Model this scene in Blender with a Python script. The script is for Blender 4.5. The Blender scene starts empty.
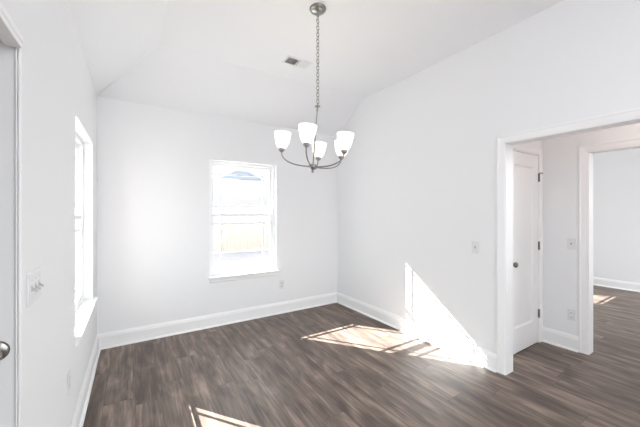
import bpy, bmesh, math, random
from mathutils import Vector, Matrix, Euler
random.seed(7)
PI = math.pi
scene = bpy.context.scene
col = scene.collection

# ------------------------------------------------------------------ camera, sky, sun, exposure
YAW = 0.5637
CAM_H = 1.41
cam_d = bpy.data.cameras.new('camera')
cam_d.sensor_width = 36.0
cam_d.lens = 296.24 / 640 * 36
cam_d.shift_y = -1.22 / 640
cam_d.clip_start = 0.02
cam_d.clip_end = 500
cam = bpy.data.objects.new('camera', cam_d)
cam.location = (0, 0, CAM_H)
cam.rotation_euler = (PI / 2, 0, -YAW)
col.objects.link(cam)
scene.camera = cam

world = bpy.data.worlds.new('sky')
scene.world = world
world.use_nodes = True
wbg = world.node_tree.nodes['Background']
wbg.inputs['Color'].default_value = (0.92, 0.962, 1.0, 1)
wbg.inputs['Strength'].default_value = 1.85

SUN_TAN = 0.60
sd = bpy.data.lights.new('sun', 'SUN')
sd.energy = 17.5
sd.angle = math.radians(0.15)
sd.color = (1.0, 0.985, 0.965)
sun = bpy.data.objects.new('sun', sd)
trav = Vector((0.600, -0.800, -SUN_TAN)).normalized()
sun.rotation_euler = trav.to_track_quat('-Z', 'Y').to_euler()
sun.location = (-10, 14, 12)
col.objects.link(sun)

scene.view_settings.view_transform = 'Standard'
scene.view_settings.look = 'None'
scene.view_settings.gamma = 1
scene.view_settings.use_curve_mapping = False
scene.view_settings.exposure = 1.37
scene.cycles.max_bounces = 16
scene.cycles.diffuse_bounces = 10
scene.cycles.glossy_bounces = 4
scene.cycles.transparent_max_bounces = 16
scene.cycles.use_denoising = True
scene.cycles.sample_clamp_indirect = 6

# ------------------------------------------------------------------ materials
def mat(name, color, rough=0.5, metal=0.0, bump=0.0, bscale=60, var=0.0, spec=0.5):
    m = bpy.data.materials.new(name)
    m.use_nodes = True
    nt = m.node_tree
    b = nt.nodes['Principled BSDF']
    b.inputs['Base Color'].default_value = (*color, 1)
    b.inputs['Roughness'].default_value = rough
    b.inputs['Metallic'].default_value = metal
    b.inputs['Specular IOR Level'].default_value = spec
    tc = nt.nodes.new('ShaderNodeTexCoord')
    nz = nt.nodes.new('ShaderNodeTexNoise')
    nz.inputs['Scale'].default_value = bscale
    nz.inputs['Detail'].default_value = 4
    nt.links.new(tc.outputs['Object'], nz.inputs['Vector'])
    if bump:
        bp = nt.nodes.new('ShaderNodeBump')
        bp.inputs['Strength'].default_value = bump
        bp.inputs['Distance'].default_value = 0.002
        nt.links.new(nz.outputs['Fac'], bp.inputs['Height'])
        nt.links.new(bp.outputs['Normal'], b.inputs['Normal'])
    if var:
        mx = nt.nodes.new('ShaderNodeMix')
        mx.data_type = 'RGBA'
        mx.inputs[6].default_value = (*[c * (1 - var) for c in color], 1)
        mx.inputs[7].default_value = (*[min(1, c * (1 + var)) for c in color], 1)
        nt.links.new(nz.outputs['Fac'], mx.inputs[0])
        nt.links.new(mx.outputs[2], b.inputs['Base Color'])
    return m

M_wall = mat('wall_paint', (0.815, 0.822, 0.828), 0.62, bump=0.12, bscale=180, var=0.008, spec=0.25)
M_ceil = mat('ceiling_paint', (0.825, 0.835, 0.845), 0.8, bump=0.15, bscale=150, var=0.008, spec=0.1)
M_trim = mat('trim_gloss_white', (0.86, 0.86, 0.86), 0.36, var=0.005, bscale=20)
M_door = mat('door_white_paint', (0.84, 0.835, 0.83), 0.38, bump=0.05, bscale=90, var=0.006)
M_vinyl = mat('window_vinyl', (0.86, 0.87, 0.88), 0.35, var=0.005, bscale=20)
M_plate = mat('plate_plastic', (0.73, 0.73, 0.73), 0.3, var=0.005, bscale=30)
M_slot = mat('dark_slot', (0.05, 0.05, 0.05), 0.6, var=0.05)
M_nickel = mat('brushed_nickel', (0.31, 0.30, 0.285), 0.28, 1.0, bump=0.05, bscale=300)
M_toggle = mat('toggle_plastic', (0.45, 0.45, 0.45), 0.35, var=0.01)
M_hinge = mat('hinge_nickel', (0.22, 0.21, 0.20), 0.38, 1.0, bump=0.05, bscale=300)
M_duct = mat('duct_dark', (0.10, 0.10, 0.10), 0.7, var=0.05)
M_vent = mat('register_white_enamel', (0.78, 0.78, 0.77), 0.4, var=0.01)
M_fence = mat('cedar_board', (0.33, 0.295, 0.255), 0.8, bump=0.4, bscale=14, var=0.12)
M_ground = mat('dry_soil_ground', (0.24, 0.23, 0.245), 0.95, bump=0.6, bscale=3, var=0.35)
M_patio = mat('pale_concrete', (0.5, 0.49, 0.47), 0.9, bump=0.2, bscale=12, var=0.06)
M_cover = mat('dark_bounce_cover', (0.16, 0.11, 0.09), 0.9, bump=0.4, bscale=30, var=0.2)  # dark tone chosen to cut sun bounced into the left window
M_hill = mat('straw_hillside', (0.045, 0.044, 0.043), 0.95, bump=0.8, bscale=1.8, var=0.8)
M_roof = mat('blue_grey_shingle', (0.060, 0.078, 0.100), 0.8, bump=0.3, bscale=8, var=0.15)
M_siding = mat('pale_siding', (0.62, 0.62, 0.60), 0.7, var=0.05, bscale=4)
M_siding_dark = mat('house_window_glass', (0.12, 0.14, 0.16), 0.15, var=0.05, bscale=4)

def glass_material():
    m = bpy.data.materials.new('clear_window_glass')
    m.use_nodes = True
    nt = m.node_tree
    nt.nodes.clear()
    out = nt.nodes.new('ShaderNodeOutputMaterial')
    mix = nt.nodes.new('ShaderNodeMixShader')
    tr = nt.nodes.new('ShaderNodeBsdfTransparent')
    tr.inputs['Color'].default_value = (0.97, 0.98, 0.975, 1)
    gl = nt.nodes.new('ShaderNodeBsdfGlossy')
    gl.inputs['Roughness'].default_value = 0.01
    lw = nt.nodes.new('ShaderNodeLayerWeight')
    lw.inputs['Blend'].default_value = 0.5
    pw = nt.nodes.new('ShaderNodeMath'); pw.operation = 'POWER'; pw.inputs[1].default_value = 4.0
    ma = nt.nodes.new('ShaderNodeMath'); ma.operation = 'MULTIPLY_ADD'; ma.inputs[1].default_value = 0.7; ma.inputs[2].default_value = 0.03
    nt.links.new(lw.outputs['Facing'], pw.inputs[0])
    nt.links.new(pw.outputs[0], ma.inputs[0])
    nt.links.new(ma.outputs[0], mix.inputs[0])
    nt.links.new(tr.outputs[0], mix.inputs[1])
    nt.links.new(gl.outputs[0], mix.inputs[2])
    nt.links.new(mix.outputs[0], out.inputs[0])
    return m
M_glass = glass_material()

def shade_material():
    m = bpy.data.materials.new('lit_opal_glass')
    m.use_nodes = True
    nt = m.node_tree
    b = nt.nodes['Principled BSDF']
    b.inputs['Base Color'].default_value = (0.9, 0.88, 0.84, 1)
    b.inputs['Roughness'].default_value = 0.25
    b.inputs['Emission Color'].default_value = (1.0, 0.93, 0.83, 1)
    b.inputs['Emission Strength'].default_value = 0.55
    return m
M_shade = shade_material()
M_hall_lamp = bpy.data.materials.new('lit_hall_lamp_glass')
M_hall_lamp.use_nodes = True
_b = M_hall_lamp.node_tree.nodes['Principled BSDF']
_b.inputs['Base Color'].default_value = (0.9, 0.87, 0.83, 1)
_b.inputs['Emission Color'].default_value = (1.0, 0.84, 0.76, 1)
_b.inputs['Emission Strength'].default_value = 8.5
M_bulb = bpy.data.materials.new('lit_bulb')
M_bulb.use_nodes = True
_b = M_bulb.node_tree.nodes['Principled BSDF']
_b.inputs['Base Color'].default_value = (0.9, 0.85, 0.75, 1)
_b.inputs['Emission Color'].default_value = (1.0, 0.82, 0.6, 1)
_b.inputs['Emission Strength'].default_value = 3.0

def floor_material():
    m = bpy.data.materials.new('brown_vinyl_plank')
    m.use_nodes = True
    nt = m.node_tree
    b = nt.nodes['Principled BSDF']
    L = nt.links.new
    def math_(op, a, c=None):
        n = nt.nodes.new('ShaderNodeMath'); n.operation = op
        for i, v in enumerate((a, c)):
            if v is None: continue
            if isinstance(v, (int, float)): n.inputs[i].default_value = v
            else: L(v, n.inputs[i])
        return n.outputs[0]
    tc = nt.nodes.new('ShaderNodeTexCoord')
    sp = nt.nodes.new('ShaderNodeSeparateXYZ')
    L(tc.outputs['Object'], sp.inputs[0])
    X, Y = sp.outputs[0], sp.outputs[1]
    PW, PL = 0.18, 1.22
    xr = math_('DIVIDE', X, PW)
    row = math_('FLOOR', xr)
    wn = nt.nodes.new('ShaderNodeTexWhiteNoise'); wn.noise_dimensions = '1D'
    L(row, wn.inputs['W'])
    off = math_('MULTIPLY', wn.outputs['Value'], 5.0)
    yr = math_('ADD', math_('DIVIDE', Y, PL), off)
    idx = math_('FLOOR', yr)
    cmb = nt.nodes.new('ShaderNodeCombineXYZ')
    L(row, cmb.inputs[0]); L(idx, cmb.inputs[1])
    wn2 = nt.nodes.new('ShaderNodeTexWhiteNoise'); wn2.noise_dimensions = '2D'
    L(cmb.outputs[0], wn2.inputs['Vector'])
    tone = wn2.outputs['Value']
    # stretched grain, shifted plank by plank
    gx = math_('ADD', X, math_('MULTIPLY', tone, 7.3))
    g = nt.nodes.new('ShaderNodeCombineXYZ')
    L(math_('MULTIPLY', gx, 15.0), g.inputs[0]); L(math_('MULTIPLY', Y, 1.3), g.inputs[1]); L(math_('MULTIPLY', tone, 9.0), g.inputs[2])
    n1 = nt.nodes.new('ShaderNodeTexNoise'); n1.inputs['Scale'].default_value = 1.0; n1.inputs['Detail'].default_value = 6; n1.inputs['Roughness'].default_value = 0.62; n1.inputs['Distortion'].default_value = 0.6
    L(g.outputs[0], n1.inputs['Vector'])
    g2 = nt.nodes.new('ShaderNodeCombineXYZ')
    L(math_('MULTIPLY', gx, 75.0), g2.inputs[0]); L(math_('MULTIPLY', Y, 3.0), g2.inputs[1])
    n2 = nt.nodes.new('ShaderNodeTexNoise'); n2.inputs['Scale'].default_value = 1.0; n2.inputs['Detail'].default_value = 4
    L(g2.outputs[0], n2.inputs['Vector'])
    f = math_('ADD', math_('MULTIPLY', n1.outputs['Fac'], 0.50), math_('MULTIPLY', n2.outputs['Fac'], 0.26))
    g3 = nt.nodes.new('ShaderNodeCombineXYZ')
    L(math_('MULTIPLY', gx, 7.0), g3.inputs[0]); L(math_('MULTIPLY', Y, 2.2), g3.inputs[1])
    n3 = nt.nodes.new('ShaderNodeTexNoise'); n3.inputs['Scale'].default_value = 1.0; n3.inputs['Detail'].default_value = 3; n3.inputs['Distortion'].default_value = 1.2
    L(g3.outputs[0], n3.inputs['Vector'])
    f = math_('ADD', f, math_('MULTIPLY', n3.outputs['Fac'], 0.34))
    f = math_('ADD', f, math_('MULTIPLY', tone, 0.05))
    f = math_('ADD', math_('MULTIPLY', math_('SUBTRACT', f, 0.545), 1.2), 0.545)
    cr = nt.nodes.new('ShaderNodeValToRGB')
    e = cr.color_ramp.elements
    e[0].position = 0.30; e[0].color = (0.043, 0.031, 0.026, 1)
    e[1].position = 0.78; e[1].color = (0.35, 0.275, 0.225, 1)
    k = e.new(0.50); k.color = (0.107, 0.079, 0.066, 1)
    k = e.new(0.62); k.color = (0.185, 0.142, 0.116, 1)
    L(f, cr.inputs[0])
    # joints
    fx = math_('FRACT', xr); fy = math_('FRACT', yr)
    jx = math_('LESS_THAN', math_('MINIMUM', fx, math_('SUBTRACT', 1.0, fx)), 0.008)
    jy = math_('LESS_THAN', math_('MINIMUM', fy, math_('SUBTRACT', 1.0, fy)), 0.0014)
    j = math_('MAXIMUM', jx, jy)
    mx = nt.nodes.new('ShaderNodeMix'); mx.data_type = 'RGBA'
    L(math_('MULTIPLY', j, 0.45), mx.inputs[0]); L(cr.outputs[0], mx.inputs[6])
    mx.inputs[7].default_value = (0.02, 0.014, 0.011, 1)
    L(mx.outputs[2], b.inputs['Base Color'])
    b.inputs['Specular IOR Level'].default_value = 0.35
    L(math_('ADD', math_('MULTIPLY', n2.outputs['Fac'], 0.15), 0.40), b.inputs['Roughness'])
    bp = nt.nodes.new('ShaderNodeBump'); bp.inputs['Strength'].default_value = 0.25; bp.inputs['Distance'].default_value = 0.001
    L(math_('SUBTRACT', n2.outputs['Fac'], math_('MULTIPLY', j, 2.0)), bp.inputs['Height'])
    L(bp.outputs['Normal'], b.inputs['Normal'])
    return m
M_floor = floor_material()

# ------------------------------------------------------------------ mesh helpers
class MB:
    def __init__(s): s.bm = bmesh.new()
    def box(s, x0, x1, y0, y1, z0, z1, mtx=None):
        vs = [s.bm.verts.new(p) for p in ((x0,y0,z0),(x1,y0,z0),(x1,y1,z0),(x0,y1,z0),(x0,y0,z1),(x1,y0,z1),(x1,y1,z1),(x0,y1,z1))]
        for q in ((3,2,1,0),(4,5,6,7),(0,1,5,4),(1,2,6,5),(2,3,7,6),(3,0,4,7)):
            s.bm.faces.new([vs[i] for i in q])
        if mtx: bmesh.ops.transform(s.bm, matrix=mtx, verts=vs)
        return s
    def prism(s, poly, axis_fn, t0, t1):
        a = [s.bm.verts.new(axis_fn(p, t0)) for p in poly]
        b = [s.bm.verts.new(axis_fn(p, t1)) for p in poly]
        n = len(poly)
        s.bm.faces.new(a[::-1]); s.bm.faces.new(b)
        for i in range(n): s.bm.faces.new((a[i], a[(i+1) % n], b[(i+1) % n], b[i]))
        return s
    def lathe(s, prof, mtx=Matrix(), seg=32, smooth=True, close=False):
        rings = []
        for r, z in prof:
            rings.append([s.bm.verts.new(mtx @ Vector((r*math.cos(2*PI*k/seg), r*math.sin(2*PI*k/seg), z))) for k in range(seg)] if r > 1e-6 else [s.bm.verts.new(mtx @ Vector((0,0,z)))])
        pairs = list(zip(rings, rings[1:]))
        if close: pairs.append((rings[-1], rings[0]))
        for A, B in pairs:
            for k in range(seg):
                q = [A[k % len(A)], A[(k+1) % len(A)], B[(k+1) % len(B)], B[k % len(B)]]
                u = []
                for v in q:
                    if v not in u: u.append(v)
                if len(u) > 2:
                    f = s.bm.faces.new(u); f.smooth = smooth
        return s
    def tube(s, pts, r, seg=10, closed=False):
        pts = [Vector(p) for p in pts]
        n = len(pts); rings = []; up = None
        for i, p in enumerate(pts):
            if closed: t = (pts[(i+1) % n] - pts[i-1]).normalized()
            else: t = (pts[min(i+1, n-1)] - pts[max(i-1, 0)]).normalized()
            if up is None:
                up = Vector((0,0,1)) if abs(t.z) < .9 else Vector((1,0,0))
            side = t.cross(up).normalized(); up = side.cross(t).normalized()
            rr = r[i] if isinstance(r, (list, tuple)) else r
            rings.append([s.bm.verts.new(p + (side*math.cos(2*PI*k/seg) + up*math.sin(2*PI*k/seg))*rr) for k in range(seg)])
        m = n if closed else n-1
        for i in range(m):
            A, B = rings[i], rings[(i+1) % n]
            for k in range(seg):
                f = s.bm.faces.new((A[k], A[(k+1) % seg], B[(k+1) % seg], B[k])); f.smooth = True
        if not closed:
            s.bm.faces.new(rings[0][::-1]); s.bm.faces.new(rings[-1])
        return s
    def build(s, name, m, parent=None, bevel=0, seg=2):
        bmesh.ops.recalc_face_normals(s.bm, faces=s.bm.faces)
        me = bpy.data.meshes.new(name)
        s.bm.to_mesh(me); s.bm.free()
        o = bpy.data.objects.new(name, me)
        col.objects.link(o)
        if m: me.materials.append(m)
        if parent: o.parent = parent
        if bevel:
            md = o.modifiers.new('bevel', 'BEVEL'); md.width = bevel; md.segments = seg; md.limit_method = 'ANGLE'; md.angle_limit = 0.6
        return o

def tag(o, label, cat, group=None, kind=None):
    o['label'] = label; o['category'] = cat
    if group: o['group'] = group
    if kind: o['kind'] = kind
    return o
def thing(name, label, cat, loc, rz=0, group=None, kind=None):
    o = bpy.data.objects.new(name, None)
    o.empty_display_size = 0.1
    o.location = loc; o.rotation_euler = (0, 0, rz)
    col.objects.link(o)
    return tag(o, label, cat, group, kind)
def copy_tree(o, parent=None):
    c = o.copy(); col.objects.link(c); c.parent = parent
    for ch in list(o.children): copy_tree(ch, c)
    return c

# ------------------------------------------------------------------ dimensions
XL, XR, YB = -0.31, 2.725, 3.80
H1, H2 = 2.60, 2.993
YN = -1.2                       # the rooms stay open to the daylight beyond this line, behind the camera
FYN = -0.3
WT = 0.14                       # outside wall thickness
HALL = 3.81; HT = 0.12; FAR = 7.58
OPY0, OPY1, OPZ = -0.35, 1.312, 2.012       # cased opening in the right wall
O2Y0, O2Y1, O2Z = 0.12, 1.060, 2.006        # cased opening across the hall
HDY = 1.45                                  # hall closet door plane
W1 = (0.797, 1.685, 0.60, 2.06)             # back window x0 x1 z0 z1
W2 = (2.43, 3.42, 0.610, 2.04)              # left window y0 y1 z0 z1
W3 = (4.27, 5.12, 0.60, 1.91)
W_FILL = (6.40, 7.25, 0.60, 1.91)               # unseen window, added to brighten the room across the hall
LY0 = 0.55  # unseen left wall runs up to here, extended to darken the left door
LDY, LDZ = 1.335, 1.965                     # end and header of the opening in the left wall

def S(o, label, cat): return tag(o, label, cat, kind='structure')

# floor
S(MB().box(-1.6, 8.0, YN, YB + WT, -0.12, 0.0).build('floor', M_floor), 'dark brown wood plank floor running through the rooms', 'floor')

# back wall with its window hole, continuing behind the room across the hall
def wall_hole_x(x0, x1, y0, y1, z0, z1, hx0, hx1, hz0, hz1, name):
    m = MB()
    m.box(x0, hx0, y0, y1, z0, z1); m.box(hx1, x1, y0, y1, z0, z1)
    m.box(hx0, hx1, y0, y1, z0, hz0); m.box(hx0, hx1, y0, y1, hz1, z1)
    return m.build(name, M_wall)
S(wall_hole_x(XL, XR, YB, YB + WT, 0, H2 + .1, *W1, 'wall_back'), 'white back wall with the gridded window in it', 'wall')
m = MB()
m.box(XL - WT, XL, LDY, W2[0], 0, H1 + .1); m.box(XL - WT, XL, W2[1], YB + WT, 0, H1 + .1)
m.box(XL - WT, XL, W2[0], W2[1], 0, W2[2]); m.box(XL - WT, XL, W2[0], W2[1], W2[3], H1 + .1)
m.box(XL - WT, XL, YN, LDY, LDZ, H1 + .1); m.box(XL - WT, XL, YN, LY0, 0, LDZ)
S(m.build('wall_left', M_wall), 'white left wall with deep-set window and a door opening', 'wall')
m = MB()
m.box(XR, XR + .128, OPY1, YB + WT, 0, H2 + .1); m.box(XR, XR + .128, OPY0, OPY1, OPZ, H2 + .1); m.box(XR, XR + .128, YN, OPY0, 0, H2 + .1)
S(m.build('wall_right', M_wall), 'white right wall with the wide cased opening to the hall', 'wall')
m = MB()
m.box(XR + .128, HALL, -.55, -.45, 0, H1); m.box(2.1, XR, YN, YN + .1, 0, H2); m.box(XL, 0.15, YN, YN + .1, 0, H2)  # hall end and rear wall pieces: unseen, added to limit daylight
m.box(HALL, HALL + HT, O2Y1, YB, 0, H1); m.box(HALL, HALL + HT, O2Y0, O2Y1, O2Z, H1); m.box(HALL, HALL + HT, YN, O2Y0, 0, H1)
S(m.build('wall_hall', M_wall), 'hall wall with switch and outlet, plus unseen pieces added to limit daylight', 'wall')
DX0, DX1, DZ = 3.07, 3.70, 2.020
m = MB()
m.box(XR + .128, DX0 - .018, HDY, HDY + .12, 0, H1); m.box(DX1 + .018, HALL, HDY, HDY + .12, 0, H1); m.box(DX0 - .018, DX1 + .018, HDY, HDY + .12, DZ + .018, H1)
S(m.build('wall_closet', M_wall), 'short hall wall around the white panel door', 'wall')
S(MB().box(FAR, FAR + .15, FYN, YB + WT, 0, H1).build('wall_far', M_wall), 'bright far wall of the room across the hall', 'wall')
m = MB()
m.box(HALL + HT, W3[0], YB, YB + WT, 0, H1); m.box(W3[1], W_FILL[0], YB, YB + WT, 0, H1); m.box(W_FILL[1], FAR, YB, YB + WT, 0, H1)
for w_ in (W3, W_FILL): m.box(w_[0], w_[1], YB, YB + WT, 0, w_[2]); m.box(w_[0], w_[1], YB, YB + WT, w_[3], H1)
S(MB().box(HALL + HT, 5.3, FYN - .12, FYN, 0, H1).build('wall_far_baffle', M_wall), 'partial near end wall added to limit daylight in the room across the hall', 'wall')  # unseen, added to keep daylight off the second opening's jamb
S(m.build('wall_far_back', M_wall), 'back wall of the room across the hall', 'wall')

# ceiling: tray with sloped sides at back and left
T = 0.08
m = MB()
fx, fy = 0.222, 3.16
xa, ya = XL, YB
def slab(pts):
    a = [m.bm.verts.new(p) for p in pts]; b = [m.bm.verts.new((p[0], p[1], p[2] + T)) for p in pts]
    m.bm.faces.new(a[::-1]); m.bm.faces.new(b)
    for i in range(len(a)): m.bm.faces.new((a[i], a[(i+1) % len(a)], b[(i+1) % len(a)], b[i]))
slab([(fx, YN, H2), (XR, YN, H2), (XR, fy, H2), (fx, fy, H2)])
slab([(fx, fy, H2), (XR, fy, H2), (XR, ya, H1), (xa, ya, H1)])
slab([(xa, YN, H1), (fx, YN, H2), (fx, fy, H2), (xa, ya, H1)])
S(m.build('ceiling', M_ceil), 'white tray ceiling sloping down at the back and left', 'ceiling')
S(MB().box(XR + .128, HALL, YN, HDY, H1, H1 + .1).box(HALL + HT, FAR, FYN, YB, H1, H1 + .1).box(HALL, HALL + HT, YN, YB, H1, H1 + .1).build('ceiling_hall', M_ceil), 'white hall ceiling beyond the opening', 'ceiling')

# side lobby left of the camera
LX = -1.35
S(MB().box(LX - .1, XL - WT, LDY + .171, LDY + .25, -.2, 2.5).box(LX - .2, LX - .101, YN, LDY + .25, -.2, 2.5).build('wall_bounce_cover', M_cover), 'dark brown cover added outside the lobby to cut bounced sun', 'wall')  # unseen cover, added to stop sunlit lobby wall brightening the back wall
S(MB().box(LX - .1, LX, YN, LDY + .3, 0, 2.35).box(LX, XL - WT, YN, LDY, 2.25, 2.35).box(LX, XL - .035, LDY + .045, LDY + .17, 0, 2.35).box(LX, XL - WT, -0.1, 0, 0, 2.25).build('wall_lobby', M_wall), 'shaded lobby wall around the door at the left edge', 'wall')  # unseen sides, roof and near end added to keep daylight off the door

# ------------------------------------------------------------------ baseboards and casings
BP = [(0, 0), (.016, 0), (.016, .118), (.0125, .124), (.0125, .132), (.009, .142), (.004, .150), (.003, .157), (0, .157)]
SHOE = [(.016, 0), (.033, 0), (.032, .008), (.027, .015), (.016, .019)]
def baseboard(name, p0, p1, n, label):
    p0 = Vector((*p0, 0)); p1 = Vector((*p1, 0)); n = Vector((*n, 0))
    d = p1 - p0
    fn = lambda p, t: tuple(p0 + d*t + n*p[0] + Vector((0, 0, p[1])))
    o = S(MB().prism(BP, fn, 0, 1).build(name, M_trim), label, 'baseboard')
    MB().prism(SHOE, fn, 0, 1).build('shoe_molding', M_trim, o)
    return o
baseboard('baseboard_back', (XL, YB), (XR, YB), (0, -1), 'white baseboard along the back wall under the window')
baseboard('baseboard_left', (XL, LDY + .02), (XL, YB), (1, 0), 'white baseboard along the left wall')
baseboard('baseboard_right', (XR, OPY1 + .066), (XR, YB), (-1, 0), 'white baseboard along the right wall by the sun patch')
baseboard('baseboard_hall', (HALL, O2Y1 + .072), (HALL, HDY), (-1, 0), 'short white baseboard in the hall under the outlet')
baseboard('baseboard_far', (FAR, FYN), (FAR, YB), (-1, 0), 'white baseboard on the far wall across the hall')

def casing_profile(w, t=.017):
    return [(0, 0), (w, 0), (w, t), (w - .012, t), (w - .020, t - .004), (.022, t - .006), (.014, t - .008), (.004, t - .008), (0, t - .011)]
def casing(name, xface, nx, y1, y0, z1, w, label, depth, xback):
    """casing and jamb lining of an opening in a wall facing -x; y1 is the far edge, y0 the near edge, z1 the head"""
    P = casing_profile(w, .012)
    m = MB()
    f1 = lambda p, t: (xface + nx*p[1], y1 + p[0], t)
    m.prism(P, f1, 0, z1 + w)
    f2 = lambda p, t: (xface + nx*p[1], y0 - p[0], t)
    m.prism(P, f2, 0, z1 + w)
    f3 = lambda p, t: (xface + nx*p[1], t, z1 + p[0])
    m.prism(P, f3, y0 - w, y1 + w)
    o = S(m.build(name, M_trim), label, 'door casing')
    MB().box(xface, xback, y1 - .006, y1 + .012, 0, z1).box(xface, xback, y0 - .012, y0 + .006, 0, z1).box(xface, xback, y0, y1, z1 - .006, z1 + .012).build('jamb_lining', M_trim, o)
    return o
casing('trim_1', XR, -1, OPY1, OPY0, OPZ, .065, 'white casing and jamb of the wide opening in the right wall', .128, XR + .128)
casing('trim_2', HALL, -1, O2Y1, O2Y0, O2Z, .072, 'white casing of the second opening across the hall', HT, HALL + HT)
# left opening edge trim
m = MB()
m.box(XL - .002, XL + .003, LDY - .010, LDY + .012, 0, LDZ).box(XL - .008, XL - .004, LDY - .013, LDY - .005, 0, LDZ - .004)
m.box(XL - .03, XL + .006, YN, LDY + .010, LDZ, LDZ + .022).box(XL - .03, XL + .010, YN, LDY - .018, LDZ - .030, LDZ - .010)
S(m.build('trim_3', M_trim, bevel=.002), 'slim white trim edging the opening at the far left', 'trim')

# ------------------------------------------------------------------ windows
def window(name, w, h, label, stool_w=(.018, .052)):
    """built in the local frame: x across, y outwards (0 = wall face), z up from the bottom of the hole"""
    root = thing(name, label, 'window', (0, 0, 0), kind='structure')
    D0, D1, D2 = .076, .103, .132          # inner sash face, meeting plane, outer face of the frame
    fw = .030
    # main frame
    m = MB()
    m.box(0, fw, D0 - .008, D2, 0, h); m.box(w - fw, w, D0 - .008, D2, 0, h); m.box(fw, w - fw, D0 - .008, D2, 0, fw); m.box(fw, w - fw, D0 - .008, D2, h - fw, h)
    m.build('frame', M_vinyl, root, bevel=.003)
    # outside trim: the head clips the low sun
    m = MB()
    m.box(-.05, w + .05, .141, .165, h - .085, h + .08).box(-.05, -.004, .141, .155, -.05, h - .085).box(w + .004, w + .05, .141, .155, -.05, h - .085).box(-.06, w + .06, .141, .17, -.06, 0.0)
    m.build('outside_casing', M_trim, root)
    mid = h * .53
    st = .036
    def sash(nm, y0, y1, z0, z1):
        x0, x1 = fw, w - fw
        m = MB()
        m.box(x0, x0 + st, y0, y1, z0, z1).box(x1 - st, x1, y0, y1, z0, z1).box(x0 + st, x1 - st, y0, y1, z0, z0 + st).box(x0 + st, x1 - st, y0, y1, z1 - st, z1)
        s = m.build(nm, M_vinyl, root, bevel=.003)
        gx0, gx1, gz0, gz1 = x0 + st, x1 - st, z0 + st, z1 - st
        yc = (y0 + y1) / 2
        MB().box(gx0 - .004, gx1 + .004, yc - .002, yc + .002, gz0 - .004, gz1 + .004).build('glass_pane', M_glass, s)
        g = MB(); o = .092; b = .0105
        for x in (gx0 + o, gx1 - o): g.box(x - b, x + b, yc - .006, yc + .006, gz0, gz1)
        for z in (gz0 + o, gz1 - o): g.box(gx0, gx1, yc - .0055, yc + .0055, z - b, z + b)
        g.build('muntin_grille', M_vinyl, s)
        return s
    up = sash('upper_sash', D1, D2 - .004, mid - st*.5, h - fw)
    lo = sash('lower_sash', D0, D1, fw, mid + st*.5)
    k = MB(); k.box(w/2 - .03, w/2 + .03, D0 + .004, D0 + .026, mid + st*.5, mid + st*.5 + .012).box(w/2 - .006, w/2 + .034, D0 + .008, D0 + .018, mid + st*.5 + .012, mid + st*.5 + .022)
    k.build('sash_lock', M_vinyl, root, bevel=.002)
    hx, pr = stool_w
    m = MB(); m.box(.001, w - .001, 0, D0 - .008, -.002, .013).box(-hx, w + hx, -pr, 0, -.004, .013)
    m.build('stool', M_trim, root, bevel=.005, seg=3)
    m = MB(); m.prism([(0, -.008), (-.014, -.008), (-.014, -.050), (-.010, -.058), (-.004, -.062), (0, -.062)], lambda p, t: (t, p[0], p[1]), .0, w)
    m.build('apron', M_trim, root)
    # smooth returns of the wall around the frame
    return root
w1 = window('window_1', W1[1] - W1[0], W1[3] - W1[2], 'double-hung window with prairie grille in the back wall')
w1.location = (W1[0], YB, W1[2])
w2 = window('window_2', W2[1] - W2[0], W2[3] - W2[2], 'deep-set window in the left wall, seen edge on', (.020, .036))
w2.location = (XL, W2[0], W2[2]); w2.rotation_euler = (0, 0, PI/2)
w3 = window('window_3', W3[1] - W3[0], W3[3] - W3[2], 'window in the room across the hall, casting the small sun patch')
w3.location = (W3[0], YB, W3[2])
w_fill = window('fill_window', W_FILL[1] - W_FILL[0], W_FILL[3] - W_FILL[2], 'window added out of view to brighten the room across the hall')
w_fill.location = (W_FILL[0], YB, W_FILL[2])

# ------------------------------------------------------------------ doors
def knob(parent, x, yface, z, m=None, r=.0265, rose=.031):
    """door knob pointing to -y"""
    k = MB()
    mt = Matrix.Translation((x, yface, z)) @ Matrix.Rotation(PI/2, 4, 'X')
    k.lathe([(0, .0), (rose, .0), (rose, .004), (rose*.85, .008), (.012, .010), (.010, .026), (.014, .030), (r*.85, .036), (r, .046), (r*.97, .055), (r*.75, .062), (r*.35, .066), (0, .067)], mt, 36)
    return k.build('knob', m or M_nickel, parent)
def panel_door(name, x0, x1, y, z1, label, th=.035):
    """leaf with one tall recessed panel on its -y face"""
    sm = .115; rb = .24; rt = .125; z0 = .012
    xs = [x0, x0 + sm, x1 - sm, x1]; zs = [z0, z0 + rb, z1 - rt, z1]
    m = MB()
    m.box(x0, x0 + sm, y, y + th, z0, z1).box(x1 - sm, x1, y, y + th, z0, z1).box(xs[1], xs[2], y, y + th, z0, zs[1]).box(xs[1], xs[2], y, y + th, zs[2], z1)
    o = S(m.build(name, M_door), label, 'door')
    # sloped sticking and flat recessed field
    p = MB(); bm = p.bm; b = .022; dp = .011
    A = [(xs[1], y, zs[1]), (xs[2], y, zs[1]), (xs[2], y, zs[2]), (xs[1], y, zs[2])]
    B = [(xs[1] + b, y + dp, zs[1] + b), (xs[2] - b, y + dp, zs[1] + b), (xs[2] - b, y + dp, zs[2] - b), (xs[1] + b, y + dp, zs[2] - b)]
    C_ = [(q[0], y + th - .002, q[2]) for q in A]
    va = [bm.verts.new(q) for q in A]; vb = [bm.verts.new(q) for q in B]; vc = [bm.verts.new(q) for q in C_]
    bm.faces.new(vb); bm.faces.new(vc[::-1])
    for i in range(4):
        bm.faces.new((va[i], va[(i+1) % 4], vb[(i+1) % 4], vb[i])); bm.faces.new((vc[i], vc[(i+1) % 4], va[(i+1) % 4], va[i]))
    p.build('panel', M_door, o)
    return o
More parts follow.
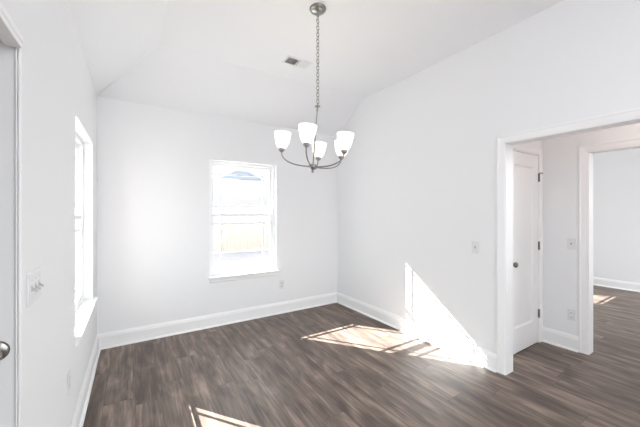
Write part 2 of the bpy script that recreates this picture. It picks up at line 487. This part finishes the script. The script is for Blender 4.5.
d1 = panel_door('door_1', DX0, DX1, HDY - .004, DZ - .002, 'closed white panel door in the hall, seen through the opening')
knob(d1, DX0 + .034, HDY - .004, .905, M_hinge)
for hz in (1.785, 1.050, .320):
    h_ = MB(); h_.tube([(DX1 + .006, HDY - .013, hz - .045), (DX1 + .006, HDY - .013, hz + .045)], .007, 12).box(DX1 - .004, DX1 + .022, HDY - .0075, HDY - .0045, hz - .045, hz + .045)
    h_.build('hinge', M_hinge, d1)
MB().tube([(DX1 + .008, HDY - .018, 1.833), (DX1 + .045, HDY - .024, 1.833)], .004, 8).tube([(DX1 + .045, HDY - .024, 1.833), (DX1 + .052, HDY - .025, 1.833)], .007, 8).build('door_stop', M_hinge, d1)
# its jamb and casing
m = MB(); P = casing_profile(.062)
m.prism(P, lambda p, t: (DX1 + .018 + p[0], HDY - p[1], t), 0, DZ + .08)
m.prism(P, lambda p, t: (DX0 - .018 - p[0], HDY - p[1], t), 0, DZ + .08)
m.prism(P, lambda p, t: (t, HDY - p[1], DZ + .018 + p[0]), DX0 - .08, DX1 + .08)
tr = S(m.build('trim_4', M_trim), 'white casing around the closed hall door', 'door casing')
MB().box(DX1 + .003, DX1 + .018, HDY, HDY + .12, 0, DZ + .018).box(DX0 - .018, DX0 - .003, HDY, HDY + .12, 0, DZ + .018).box(DX0 - .003, DX1 + .003, HDY, HDY + .12, DZ + .006, DZ + .018).box(DX0 - .003, DX1 + .003, HDY + .045, HDY + .11, 0, DZ + .006).build('door_jamb', M_trim, tr)

d2 = panel_door('door_2', -1.12, XL - .004, LDY - .004, 1.955, 'shaded door with a round metal knob at the left edge', .04)
knob(d2, XL - .052, LDY - .004, .973, r=.0255)

# ------------------------------------------------------------------ wall plates (local frame: plate in the xz plane, facing -y)
def plate_base(root, w, h):
    m = MB(); m.box(-w/2, w/2, -.006, 0, -h/2, h/2); return m.build('plate', M_plate, root, bevel=.003, seg=3)
def screws(root, pts):
    for x, z in pts:
        MB().lathe([(0, .0080), (.0026, .0076), (.0030, .0062), (0, .006)], Matrix.Translation((x, 0, z)) @ Matrix.Rotation(PI/2, 4, 'X'), 12).build('screw', M_plate, root)
def outlet(name, label, loc, rz, group=None):
    r = thing(name, label, 'outlet', loc, rz, group)
    plate_base(r, .071, .115)
    for z in (.0195, -.0195):
        f = MB().lathe([(0, .0085), (.0155, .0085), (.0168, .006), (0, .006)], Matrix.Translation((0, 0, z)) @ Matrix.Rotation(PI/2, 4, 'X'), 28).build('receptacle', M_plate, r)
        MB().box(-.0072, -.0052, -.0089, -.0084, z, z + .008).box(.0052, .0072, -.0089, -.0084, z + .001, z + .007).lathe([(0, .0089), (.0024, .0089), (.0024, .0084), (0, .0084)], Matrix.Translation((0, 0, z - .007)) @ Matrix.Rotation(PI/2, 4, 'X'), 12).build('slots', M_slot, f)
    screws(r, [(0, 0)])
    return r
def switch(name, label, loc, rz, gangs=1, up=True):
    r = thing(name, label, 'light switch', loc, rz)
    plate_base(r, .071 + .046*(gangs - 1), .115)
    for g in range(gangs):
        x = (g - (gangs - 1)/2) * .046
        MB().box(x - .0052, x + .0052, -.0068, -.0055, -.012, .012).build('toggle_slot', M_toggle, r)
        t = 1 if up else -1
        MB().prism([(-.006, -.0065), (-.006, .0065), (-.020, t*.012 + .003), (-.0205, t*.012 - .003)], lambda p, q: (q, p[0], p[1]), x - .0036, x + .0036).build('toggle', M_toggle, r, bevel=.0008)
    screws(r, [((g - (gangs - 1)/2) * .046, z) for g in range(gangs) for z in (.030, -.030)])
    return r
switch('light_switch', 'triple toggle switch on the left wall beside the door edge', (XL, 1.487, 1.138), PI/2, 3, False)
switch('light_switch', 'white switch plate on the right wall near the cased opening', (XR, 1.573, 1.08), -PI/2)
switch('light_switch', 'white switch plate on the hall wall above the outlet', (HALL, 1.192, 1.085), -PI/2)
outlet('wall_outlet', 'white outlet low on the left wall below the window end', (XL, 2.18, .448), PI/2)
outlet('wall_outlet', 'white outlet low on the back wall right of the window', (1.771, YB, .40), 0)
outlet('wall_outlet', 'white outlet on the right wall inside the sun patch', (XR, 2.205, .42), -PI/2)
outlet('wall_outlet', 'white outlet low on the hall wall beside the casing', (HALL, 1.192, .36), -PI/2)

# ------------------------------------------------------------------ ceiling register
vt = thing('ceiling_vent', 'white two-way air register on the ceiling behind the chandelier', 'vent', (1.468, 2.775, H2))
W, Hh = .29, .165
m = MB(); b = .022
m.box(-W/2, W/2, -Hh/2, -Hh/2 + b, -.008, 0).box(-W/2, W/2, Hh/2 - b, Hh/2, -.008, 0).box(-W/2, -W/2 + b, -Hh/2 + b, Hh/2 - b, -.008, 0).box(W/2 - b, W/2, -Hh/2 + b, Hh/2 - b, -.008, 0).box(-.004, .004, -Hh/2 + b, Hh/2 - b, -.010, 0)
m.build('frame', M_vent, vt, bevel=.002)
MB().box(-W/2 + .01, W/2 - .01, -Hh/2 + .01, Hh/2 - .01, -.0015, -.0005).build('duct_opening', M_duct, vt)
n = 9
for half in (-1, 1):
    for i in range(n):
        x = half * (.012 + (W/2 - b - .014) * (i + .5) / n)
        mt = Matrix.Translation((x, 0, -.008)) @ Matrix.Rotation(half * .75, 4, 'Y')
        MB().box(-.0065, .0065, -Hh/2 + b, Hh/2 - b, -.0006, .0006, mt).build('louver', M_vent, vt)

# ------------------------------------------------------------------ unseen flush lamp, added to light the hall
fl = thing('added_hall_lamp', 'small round flush lamp added out of view on the hall ceiling to light the hall', 'lamp', (3.33, 0.45, H1))
MB().lathe([(0, 0), (.15, 0), (.152, -.02), (.14, -.028), (0, -.028)], seg=36).build('lamp_base', M_nickel, fl)
MB().lathe([(.135, -.028), (.13, -.05), (.10, -.075), (.05, -.09), (0, -.094), (0, -.028)], seg=36).build('lamp_shade', M_hall_lamp, fl)

# ------------------------------------------------------------------ chandelier
CX, CY = 1.216, 1.956
ch = thing('chandelier', 'five-light brushed nickel chandelier with frosted glass shades on a chain', 'chandelier', (CX, CY, H2))
m = MB(); m.lathe([(0, 0), (.064, 0), (.065, -.006), (.060, -.016), (.045, -.026), (.022, -.032), (.010, -.034), (.008, -.044), (0, -.046)], seg=40)
m.build('canopy', M_nickel, ch)
m = MB(); m.tube([(.011*math.cos(a), 0, -.052 + .011*math.sin(a)) for a in [2*PI*k/20 for k in range(20)]], .0025, 8, True)
zt, zb = -.060, -.735
nl = 26; pitch = (zt - zb) / nl; a_ = .0105; L2 = pitch/2 + .0028
for i in range(nl):
    zc = zt - pitch*(i + .5)
    pts = []
    for k in range(20):
        t = 2*PI*k/20
        ex = a_*math.cos(t); ez = (L2 - a_)*(1 if math.sin(t) > 0 else -1)*(1 if abs(math.sin(t)) > .01 else 0) + a_*math.sin(t)
        pts.append((ex, 0, zc + ez) if i % 2 else (0, ex, zc + ez))
    m.tube(pts, .0024, 6, True)
m.build('chain', M_nickel, ch)
# the body hangs slightly out of plumb, as in the photo
TH = math.radians(4.3)
vdir = Vector((math.sin(YAW), math.cos(YAW), 0))
rdir = Vector((math.cos(YAW), -math.sin(YAW), 0))
BT = Matrix.Translation((0, 0, zb)) @ Matrix.Rotation(TH, 4, vdir)
def bpart(mb, name, mtl, parent=ch):
    bmesh.ops.transform(mb.bm, matrix=BT, verts=mb.bm.verts)
    return mb.build(name, mtl, parent)
HUB = -.500
m = MB(); m.lathe([(0, .004), (.005, .003), (.005, -.016), (.013, -.020), (.022, -.024), (.023, -.027), (.010, -.030), (.0075, -.034), (.0075, -.062), (.0055, -.066), (.0055, HUB + .03), (.009, HUB + .026), (0, HUB + .02)], seg=24)
bpart(m, 'stem', M_nickel)
m = MB(); m.lathe([(0, HUB + .028), (.012, HUB + .026), (.030, HUB + .018), (.033, HUB + .010), (.033, HUB - .004), (.026, HUB - .012), (.012, HUB - .018), (.008, HUB - .026), (.011, HUB - .032), (.008, HUB - .040), (0, HUB - .043)], seg=32)
bpart(m, 'hub', M_nickel)
R_ = .252; AR = .0050
for ang in (101, 178, 277, 331, 27):
    th = math.radians(ang)
    d = rdir*math.cos(th) - vdir*math.sin(th)
    prof = []
    for k in range(17):
        t = k/16*PI/2
        prof.append((.028 + (R_ - .028)*math.sin(t)**1.0, HUB + .004 + .098*(1 - math.cos(t))**1.25))
    pts = [d*r_ + Vector((0, 0, z_)) for r_, z_ in prof]
    arm = bpart(MB().tube(pts, AR, 10), 'arm', M_nickel)
    base = d*R_ + Vector((0, 0, prof[-1][1]))
    mt = Matrix.Translation(base)
    bpart(MB().lathe([(0, -.006), (.009, -.006), (.012, .000), (.021, .006), (.023, .010), (.023, .024), (.019, .027), (.0, .028)], mt, 24), 'shade_holder', M_nickel, arm)
    so = [(.020, .024), (.027, .026), (.037, .036), (.047, .057), (.055, .085), (.061, .116), (.0645, .147)]
    si = [(r_ - .003, z_ + (.002 if z_ < .1 else 0)) for r_, z_ in so][::-1]
    bpart(MB().lathe(so + si, mt, 36, close=True), 'glass_shade', M_shade, arm)
    bpart(MB().lathe([(0, .028), (.012, .030), (.013, .048), (.022, .066), (.027, .084), (.024, .100), (.013, .110), (0, .113)], mt, 20), 'bulb', M_bulb, arm)

# ------------------------------------------------------------------ outdoors
GZ = -.20
g = MB()
g.box(-60, 60, -50, 20, GZ - .2, GZ)
S(g.build('ground', M_ground), 'bare grey ground between patio and fence', 'ground')
S(MB().box(-4, 10, YB + WT, 9.4, GZ, GZ + .03).build('patio', M_patio), 'pale concrete patio outside the back window', 'patio')
# hillside: a bumpy slope rising behind the fence
m = MB(); nx, ny = 60, 30
random.seed(3)
vs = [[m.bm.verts.new((-50 + 140*i/nx, 14 + 50*j/ny, GZ + 6.9*min(1, max(0, (j - 1)/ (ny*.62)))**.9 + (random.uniform(-.12, .12) if j > 1 else 0))) for i in range(nx + 1)] for j in range(ny + 1)]
for j in range(ny):
    for i in range(nx): m.bm.faces.new((vs[j][i], vs[j][i+1], vs[j+1][i+1], vs[j+1][i])).smooth = True
S(m.build('hillside', M_hill), 'pale rough hillside rising behind the fence', 'hillside')
# privacy fence
FY = 12.0; FH = 1.62
fr = thing('wooden_fence', 'tan vertical-board privacy fence seen through the back window', 'fence', (0, FY, GZ))
for b_ in range(9):
    x0 = -6 + b_*2.4
    MB().box(x0 - .05, x0 + .05, .03, .13, -.02, FH + GZ*-1 - .06).build('post', M_fence, fr)
    m = MB()
    k = 0; x = x0
    while x < x0 + 2.38:
        m.box(x, min(x + .138, x0 + 2.4), -.02, 0, .05, FH - GZ + random.uniform(-.01, .01)); x += .142
    for z in (.35, 1.0, 1.7): m.box(x0, x0 + 2.4, 0, .035, z, z + .09)
    m.build('board_panel', M_fence, fr)
# house on the rise, only its roof peak in view
HX, HY = 17.3, 55.0
ho = thing('house', 'distant house with a blue-grey hipped roof above the hill', 'house', (HX, HY, 4.6), -.3)
MB().box(-3.9, 3.9, .2, 7.2, -1, 2.95).build('wall', M_siding, ho)
m = MB()
lo_ = [m.bm.verts.new(q) for q in ((-4.3, -.2, 2.95), (4.3, -.2, 2.95), (4.3, 7.6, 2.95), (-4.3, 7.6, 2.95))]
hi_ = [m.bm.verts.new(q) for q in ((-.9, 3.2, 5.25), (.9, 3.2, 5.25), (.9, 4.2, 5.25), (-.9, 4.2, 5.25))]
m.bm.faces.new(lo_[::-1]); m.bm.faces.new(hi_)
for i in range(4): m.bm.faces.new((lo_[i], lo_[(i+1) % 4], hi_[(i+1) % 4], hi_[i]))
m.build('roof', M_roof, ho)
for x in (-2.4, 1.4): MB().box(x, x + 1.0, .16, .2, .6, 2.0).build('window', M_siding_dark, ho)
